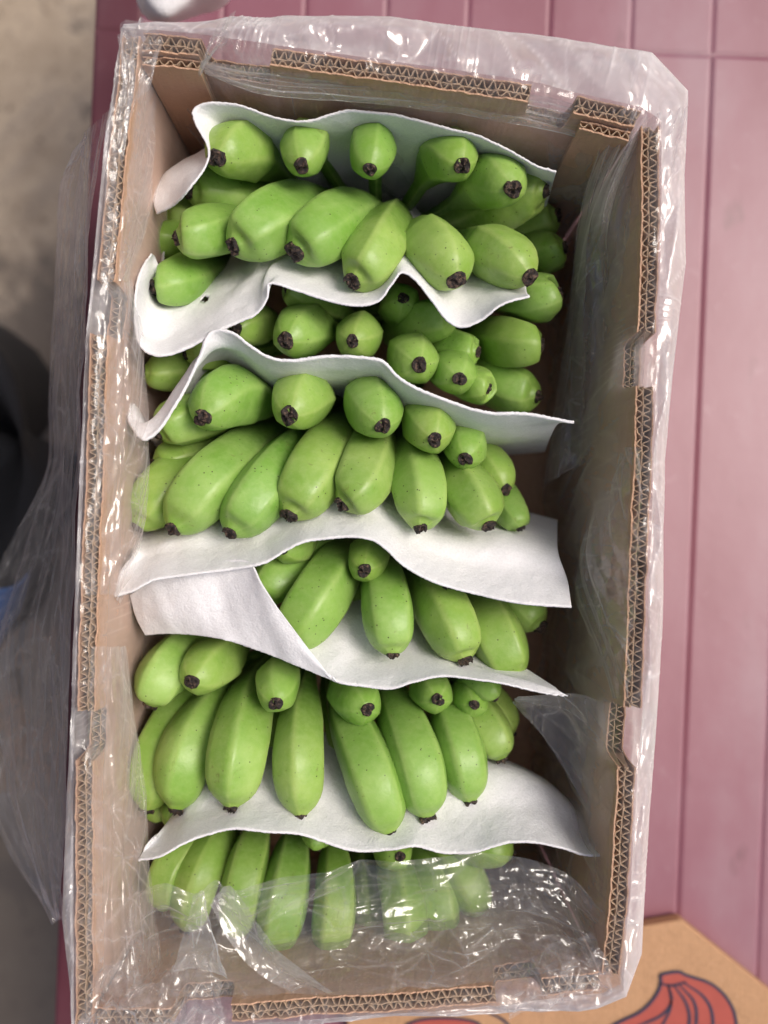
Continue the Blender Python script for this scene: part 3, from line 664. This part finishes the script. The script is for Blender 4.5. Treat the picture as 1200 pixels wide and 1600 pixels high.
def film_patch(rows, n, m, amp, ncell, seed, mat='film', pleats=0, pamp=0, stretch=1.0, along=0, smooth=True):
    G = loft(rows, n, m)
    a = np.linspace(0, 1, n)[None, :].repeat(m, 0); b = np.linspace(0, 1, m)[:, None].repeat(n, 1)
    la = np.linalg.norm(np.diff(G[m // 2], axis=0), axis=1).sum(); lb = np.linalg.norm(np.diff(G[:, n // 2], axis=0), axis=1).sum()
    cell = math.sqrt(la * lb / ncell); ca_, cb_ = cell * stretch, cell / stretch
    if along == 0: ca_, cb_ = cb_, ca_
    h1, c1 = facet(a * la / ca_, b * lb / cb_, seed); h2, c2 = facet(a * la / ca_ * 2.7, b * lb / cb_ * 2.7, seed + 4)
    pt = np.clip(.4 + .6 * smooth_noise(a * 6 + b * 4, seed + 9), .1, 1)
    G[:, :, 2] += amp * (1.0 * h1 + .38 * h2 * pt)
    CRS = .8 * c1 + .55 * c2 * pt
    q_, o_q = (a * la, b * lb) if along == 0 else (b * lb, a * la)
    st = np.exp(-20 * np.abs(((q_ / .0095 + 1.1 * smooth_noise(q_ * 60 + o_q * 9, seed + 21) + .5 * smooth_noise(o_q * 14, seed + 22)) % 1) - .5)) * np.clip(.2 + smooth_noise(o_q * 30 + q_ * 80, seed + 23), 0, 1)
    CRS = CRS + .75 * st; G[:, :, 2] += .0009 * st
    if pleats:
        q = (a if along == 0 else b); o = (b if along == 0 else a)
        G[:, :, 2] += pamp * tri(q * pleats + .35 * smooth_noise(o * 2.2 + q * 5, seed + 7)) * (.35 + .65 * np.abs(smooth_noise(q * 11, seed + 8)))
    G[:, :, 0] += amp * .6 * smooth_noise(a * 8 + b * 5, seed + 2)
    o = mesh('film_fold', G.reshape(-1, 3), grid_faces(m, n), M[mat], liner, smooth=smooth); crease_attr(o, CRS); return o
# slack band of film inside the top wall, creased lengthwise
film_patch([Z([(296,96),(400,108),(520,124),(640,126),(780,142),(900,165),(990,205)], .217), Z([(298,100),(400,132),(520,138),(640,150),(780,160),(900,188),(985,225)], .212),
            Z([(300,106),(400,146),(520,158),(600,164),(700,176),(850,202),(976,240)], .208)], 260, 60, .0012, 70, 41, pleats=5, pamp=.0035, stretch=2.2, along=1, mat='film_thick')
# its end, hanging in the far right corner
film_patch([Z([(850,168),(900,182),(940,205),(975,238)], .208), Z([(856,230),(890,235),(930,255),(958,300)], .18), Z([(860,300),(885,310),(915,330),(935,360)], .13)], 110, 80, .0016, 40, 43, pleats=6, pamp=.003, mat='film_thick')
# fan of long folds falling from the corner down the right wall
film_patch([Z([(955,175,.222),(985,172,.225),(1015,180),(1045,175),(1074,165,.222)], .226), Z([(905,330,.17),(940,335),(975,330),(1010,320,.215),(1040,300,.224)], .20),
            Z([(880,540,.12),(915,520),(955,500),(990,470,.20),(1018,440,.222)], .16), Z([(850,760,.09),(880,740),(920,720),(965,690,.16),(1004,640,.21)], .12)],
           170, 190, .0016, 60, 45, pleats=7, pamp=.0065, stretch=.7, mat='film_thick')
# crumpled film standing off the middle of the right wall
film_patch([Z([(1004,700),(1000,800),(992,900),(988,1000),(984,1090)], .2275), Z([(975,700),(958,800),(940,880),(950,1000),(958,1090)], .205),
            Z([(962,720),(930,800),(900,900),(915,1000),(940,1080)], .16)], 170, 80, .0042, 26, 81)
# loose flap inside the lower right wall with a rolled free edge
film_patch([Z([(800,1098),(862,1170),(908,1250),(942,1340),(975,1440)], .172), Z([(804,1093),(890,1125),(930,1190),(952,1260),(976,1330)], .178), Z([(810,1088),(905,1085),(955,1110),(970,1150),(982,1200)], .19)], 160, 70, .0014, 14, 47, smooth=True)
# film pulled over the lowest hand
film_patch([Z([(212,1400,.19),(262,1376),(310,1392),(345,1372),(368,1392),(440,1370),(560,1345),(660,1338),(760,1336),(850,1350),(905,1385),(945,1440,.205)], .203),
            Z([(208,1450,.19),(262,1440),(310,1435),(350,1430),(390,1435),(450,1432),(560,1420),(660,1415),(760,1412),(840,1420),(900,1450),(950,1480,.205)], .204),
            Z([(204,1510,.19),(255,1500),(310,1490),(360,1500),(410,1500),(460,1495),(560,1488),(660,1480),(760,1482),(830,1486),(900,1495),(952,1510,.212)], .205),
            Z([(190,1575),(240,1568),(300,1560),(360,1562),(410,1560),(470,1555),(560,1550),(660,1545),(760,1538),(830,1532),(890,1528),(950,1524)], .2275)],
           300, 130, .0058, 75, 51, pleats=2.5, pamp=.003, stretch=1.3, along=1)
# slack hanging just inside the left wall
film_patch([Z([(160,430),(152,560),(150,700),(140,840),(136,930)], .2275), Z([(196,440),(205,560),(203,700),(192,830),(176,930)], .213),
            Z([(205,430),(228,545),(232,700),(226,840),(190,945)], .188)], 170, 60, .0022, 26, 71, pleats=2, pamp=.0015, along=1)
film_patch([Z([(146,1010),(136,1200),(138,1400),(142,1545)], .2275), Z([(180,1010),(190,1200),(196,1400),(215,1560)], .212),
            Z([(196,1010),(224,1200),(238,1400),(262,1540)], .178)], 200, 60, .0016, 20, 72, pleats=4, pamp=.0030, along=1)
film_patch([Z([(196,80),(176,210),(164,330),(156,440)], .2275), Z([(225,110),(214,210),(206,330),(196,440)], .215),
            Z([(246,150),(240,220),(236,330),(205,440)], .185)], 170, 60, .0020, 22, 73, pleats=3, pamp=.0022, along=1)
# stiff crumples at the two lower corners
film_patch([Z([(770,1530),(820,1500),(880,1470),(925,1458)], .222), Z([(775,1560),(830,1535),(890,1500),(945,1500)], .232), Z([(800,1590),(860,1575),(920,1548),(962,1560)], .228)], 90, 60, .0032, 60, 53)
film_patch([Z([(140,1520),(190,1500),(240,1540),(300,1490),(345,1540)], .228), Z([(135,1565),(190,1555),(245,1575),(300,1555),(350,1575)], .236), Z([(130,1615),(190,1615),(245,1620),(300,1610),(360,1612)], .23)], 130, 60, .0042, 60, 55, pleats=8, pamp=.003)
# tall fold standing up near the lower left
film_patch([Z([(300,1400),(318,1394),(330,1450),(345,1520)], .215), Z([(285,1470),(318,1450),(338,1480),(352,1525)], .222), Z([(268,1520),(300,1515),(330,1520),(356,1530)], .214)], 60, 40, .0012, 10, 57, mat='film_thick')
film_patch([Z([(350,1384),(365,1386),(395,1430),(440,1490),(520,1550)], .222), Z([(336,1402),(355,1420),(385,1460),(430,1510),(500,1556)], .214), Z([(330,1416),(345,1450),(372,1490),(415,1530),(480,1562)], .218)], 70, 40, .0012, 12, 58, mat='film_thick')
# twist at the top left corner
film_patch([Z([(186,70),(190,40),(205,30),(240,32)], .229), Z([(192,140),(206,90),(222,70),(250,60)], .232), Z([(185,260),(205,190),(232,130),(240,95)], .228)], 60, 90, .003, 50, 59)
film_patch([Z([(330,62),(350,30),(368,15)], .232), Z([(318,95),(335,70),(362,45)], .236), Z([(310,120),(320,100),(350,72)], .224)], 40, 50, .002, 20, 60)
# slack of the bag hanging outside the left wall, over the table edge
film_patch([Z([(168,165,.215),(150,300,.2),(140,450),(128,620),(118,800),(112,950),(108,1120),(102,1280),(97,1440,.15)], .2),
            Z([(150,190,.2),(120,300),(108,450),(104,620),(98,760),(80,900),(60,1080),(66,1270),(92,1438)], .15),
            Z([(128,215,.18),(98,290),(88,430),(86,600),(82,740),(40,880),(0,1050),(30,1270),(88,1436)], .12),
            Z([(112,240,.17),(94,300),(84,430),(78,600),(72,740),(0,880),(-60,1060),(-6,1288),(86,1440)], .10)], 220, 90, .0045, 46, 61, pleats=2, pamp=.004, stretch=.9, along=1, mat='film_slack')

# ------------------------------------------------------------------ second carton with the red print
ct = empty('printed_carton', (.2, -.42, 0), 'brown carton printed with red bananas, at the lower right beside the open box', 'carton')
ZC = .014
top = [W(*p, ZC) for p in ((1065,1437),(1330,1650),(1200,1900),(640,1900),(520,1532))]
v = [tuple(p) for p in top] + [(p.x, p.y, .002) for p in top]; n = len(top)
o = mesh('panel', v, [tuple(reversed(range(n))), tuple(range(n, 2 * n))] + [(i, (i + 1) % n, n + (i + 1) % n, n + i) for i in range(n)], M['carton'], ct, smooth=False)
b = o.modifiers.new('bevel', 'BEVEL'); b.width = .0018; b.segments = 3
def decal(name, pts, mat, z):
    P = catmull([tuple(W(*p, ZC)) for p in pts + pts[:1]], 90)[:-1]; P[:, 2] = z
    n = len(P); v = [tuple(p) for p in P] + [(p[0], p[1], z - .0002) for p in P]
    return mesh(name, v, [tuple(range(n)), tuple(reversed(range(n, 2 * n)))], mat, o, smooth=False)
def stroke(pts, wpx, z, closed=False):
    P = np.array([tuple(W(*p, ZC)) for p in pts]); P = catmull(np.vstack([P, P[:1]]) if closed else P, 70); P[:, 2] = z
    T = np.gradient(P, axis=0); T /= np.linalg.norm(T, axis=1)[:, None]; N = np.stack([-T[:, 1], T[:, 0], T[:, 2] * 0], 1)
    tt = np.linspace(0, 1, 70); hw = wpx * (CAMZ - ZC) / F / 2 * (1 if closed else (.55 + .6 * np.sin(tt * 3.0)))[..., None] if not closed else wpx * (CAMZ - ZC) / F / 2
    V = np.stack([P - N * hw, P + N * hw], 1).reshape(-1, 3)
    return V
red = [(1031,1522),(1058,1517),(1072,1523),(1110,1536),(1136,1560),(1149,1592),(1148,1640),(1125,1690),(1060,1720),(960,1700),(905,1660),(930,1620),(965,1597),(1000,1580),(1022,1558),(1032,1537)]
decal('red_bananas_print', red, M['red'], ZC + .0006)
red2 = [(635,1600),(660,1592),(700,1590),(735,1594),(752,1604),(745,1640),(690,1660),(640,1640)]
decal('red_bananas_print', red2, M['red'], ZC + .0006)
strokes = [(red, 5, True), ([(1030,1536),(1050,1539),(1072,1533)], 4, False), ([(1043,1537),(1049,1562),(1032,1586),(985,1606)], 4, False), ([(1043,1537),(1048,1570),(1035,1600),(1015,1640)], 3.5, False),
           ([(1052,1538),(1072,1568),(1076,1600),(1062,1650)], 4.5, False), ([(1060,1537),(1084,1565),(1087,1600),(1078,1660)], 4.5, False), ([(1067,1534),(1100,1558),(1113,1592),(1108,1660)], 4.5, False),
           (red2, 4, True), ([(765,1583),(785,1592),(805,1612)], 4, False)]
V, Fc = [], []; base = 0
for pts, wpx, cl in strokes:
    q = stroke(pts, wpx, ZC + .0010, cl); V.append(q); m = len(q) // 2
    Fc += [(base + 2*i, base + 2*i + 2, base + 2*i + 3, base + 2*i + 1) for i in range(m - 1)]; base += len(q)
mesh('navy_outline_print', np.vstack(V), Fc, M['navy'], o, smooth=False)

# ------------------------------------------------------------------ person standing at the table's left edge
PO = (-.42, .04, FLOOR)
per_ = empty('person', PO, 'person in loose black clothes standing against the left edge of the table', 'person')
def skin(name, pts, edges, mat, root=0, sub=2, parent=per_):
    me = bpy.data.meshes.new(name); c = Vector(PO)
    me.from_pydata([tuple(Vector(p[:3]) - c) for p in pts], edges, []); me.materials.append(mat)
    ob = bpy.data.objects.new(name, me); S.collection.objects.link(ob); ob.parent = parent
    md = ob.modifiers.new('skin', 'SKIN'); md.use_smooth_shade = True
    for i, p in enumerate(pts):
        sv = me.skin_vertices[0].data[i]; r_ = p[3]; sv.radius = (r_, p[4] if len(p) > 4 else r_); sv.use_root = (i == root)
    sm = ob.modifiers.new('sub', 'SUBSURF'); sm.levels = sm.render_levels = sub
    return ob
g = FLOOR
skin('body', [(-.45,.04,.08,.11), (-.46,.04,.25,.10), (-.48,.04,.48,.13), (-.49,.04,.60,.055), (-.48,.04,.66,.05), (-.465,.04,.76,.08), (-.46,.04,.85,.075),
              (-.47,.14,.02,.07), (-.47,.15,-.33,.055), (-.62,.20,g+.10,.04), (-.64,.21,g+.045,.036), (-.575,.218,g+.032,.032), (-.548,.222,g+.024,.020),
              (-.47,-.06,.02,.07), (-.47,-.08,-.33,.055), (-.62,-.08,g+.10,.04), (-.64,-.08,g+.045,.036), (-.56,-.09,g+.032,.030),
              (-.50,.24,.53,.05), (-.53,.29,.26,.04), (-.50,.30,.03,.03), (-.49,.30,-.05,.028), (-.50,-.16,.53,.05), (-.53,-.21,.26,.04), (-.50,-.22,.03,.03), (-.49,-.22,-.05,.028)],
     [(0,1),(1,2),(2,3),(3,4),(4,5),(5,6),(0,7),(7,8),(8,9),(9,10),(10,11),(11,12),(0,13),(13,14),(14,15),(15,16),(16,17),(2,18),(18,19),(19,20),(20,21),(2,22),(22,23),(23,24),(24,25)], M['skin'])
skin('trousers', [(-.425,.035,.03,.135), (-.45,.11,-.12,.105), (-.47,.14,-.34,.085), (-.56,.18,-.58,.07), (-.62,.20,g+.09,.06),
                  (-.45,-.04,-.12,.105), (-.47,-.07,-.34,.085), (-.56,-.08,-.58,.07), (-.62,-.08,g+.09,.06)],
     [(0,1),(1,2),(2,3),(3,4),(0,5),(5,6),(6,7),(7,8)], M['black'])
skin('shirt', [(-.412,.040,-.035,.150), (-.44,.04,.10,.140), (-.47,.04,.28,.135), (-.485,.04,.48,.155), (-.49,.04,.585,.07), (-.50,.24,.52,.065), (-.52,.28,.36,.058), (-.50,-.16,.52,.065), (-.52,-.20,.36,.058)],
     [(0,1),(1,2),(2,3),(3,4),(3,5),(5,6),(3,7),(7,8)], M['black'])
skin('hair', [(-.475,.04,.78,.084), (-.47,.04,.86,.082)], [(0,1)], M['hair'])
G = loft([[(-60,905,.01),(-20,918,.02),(20,915,.01),(44,895,-.01)], [(-60,975,-.01),(-20,978,.0),(10,962,-.01),(34,930,-.04)], [(-60,1060,-.07),(-20,1040,-.07),(0,1005,-.09),(20,975,-.11)]], 40, 30)
o = mesh('blue_cloth', G.reshape(-1, 3), grid_faces(30, 40), M['blue'], per_); md = o.modifiers.new('t', 'SOLIDIFY'); md.thickness = .002
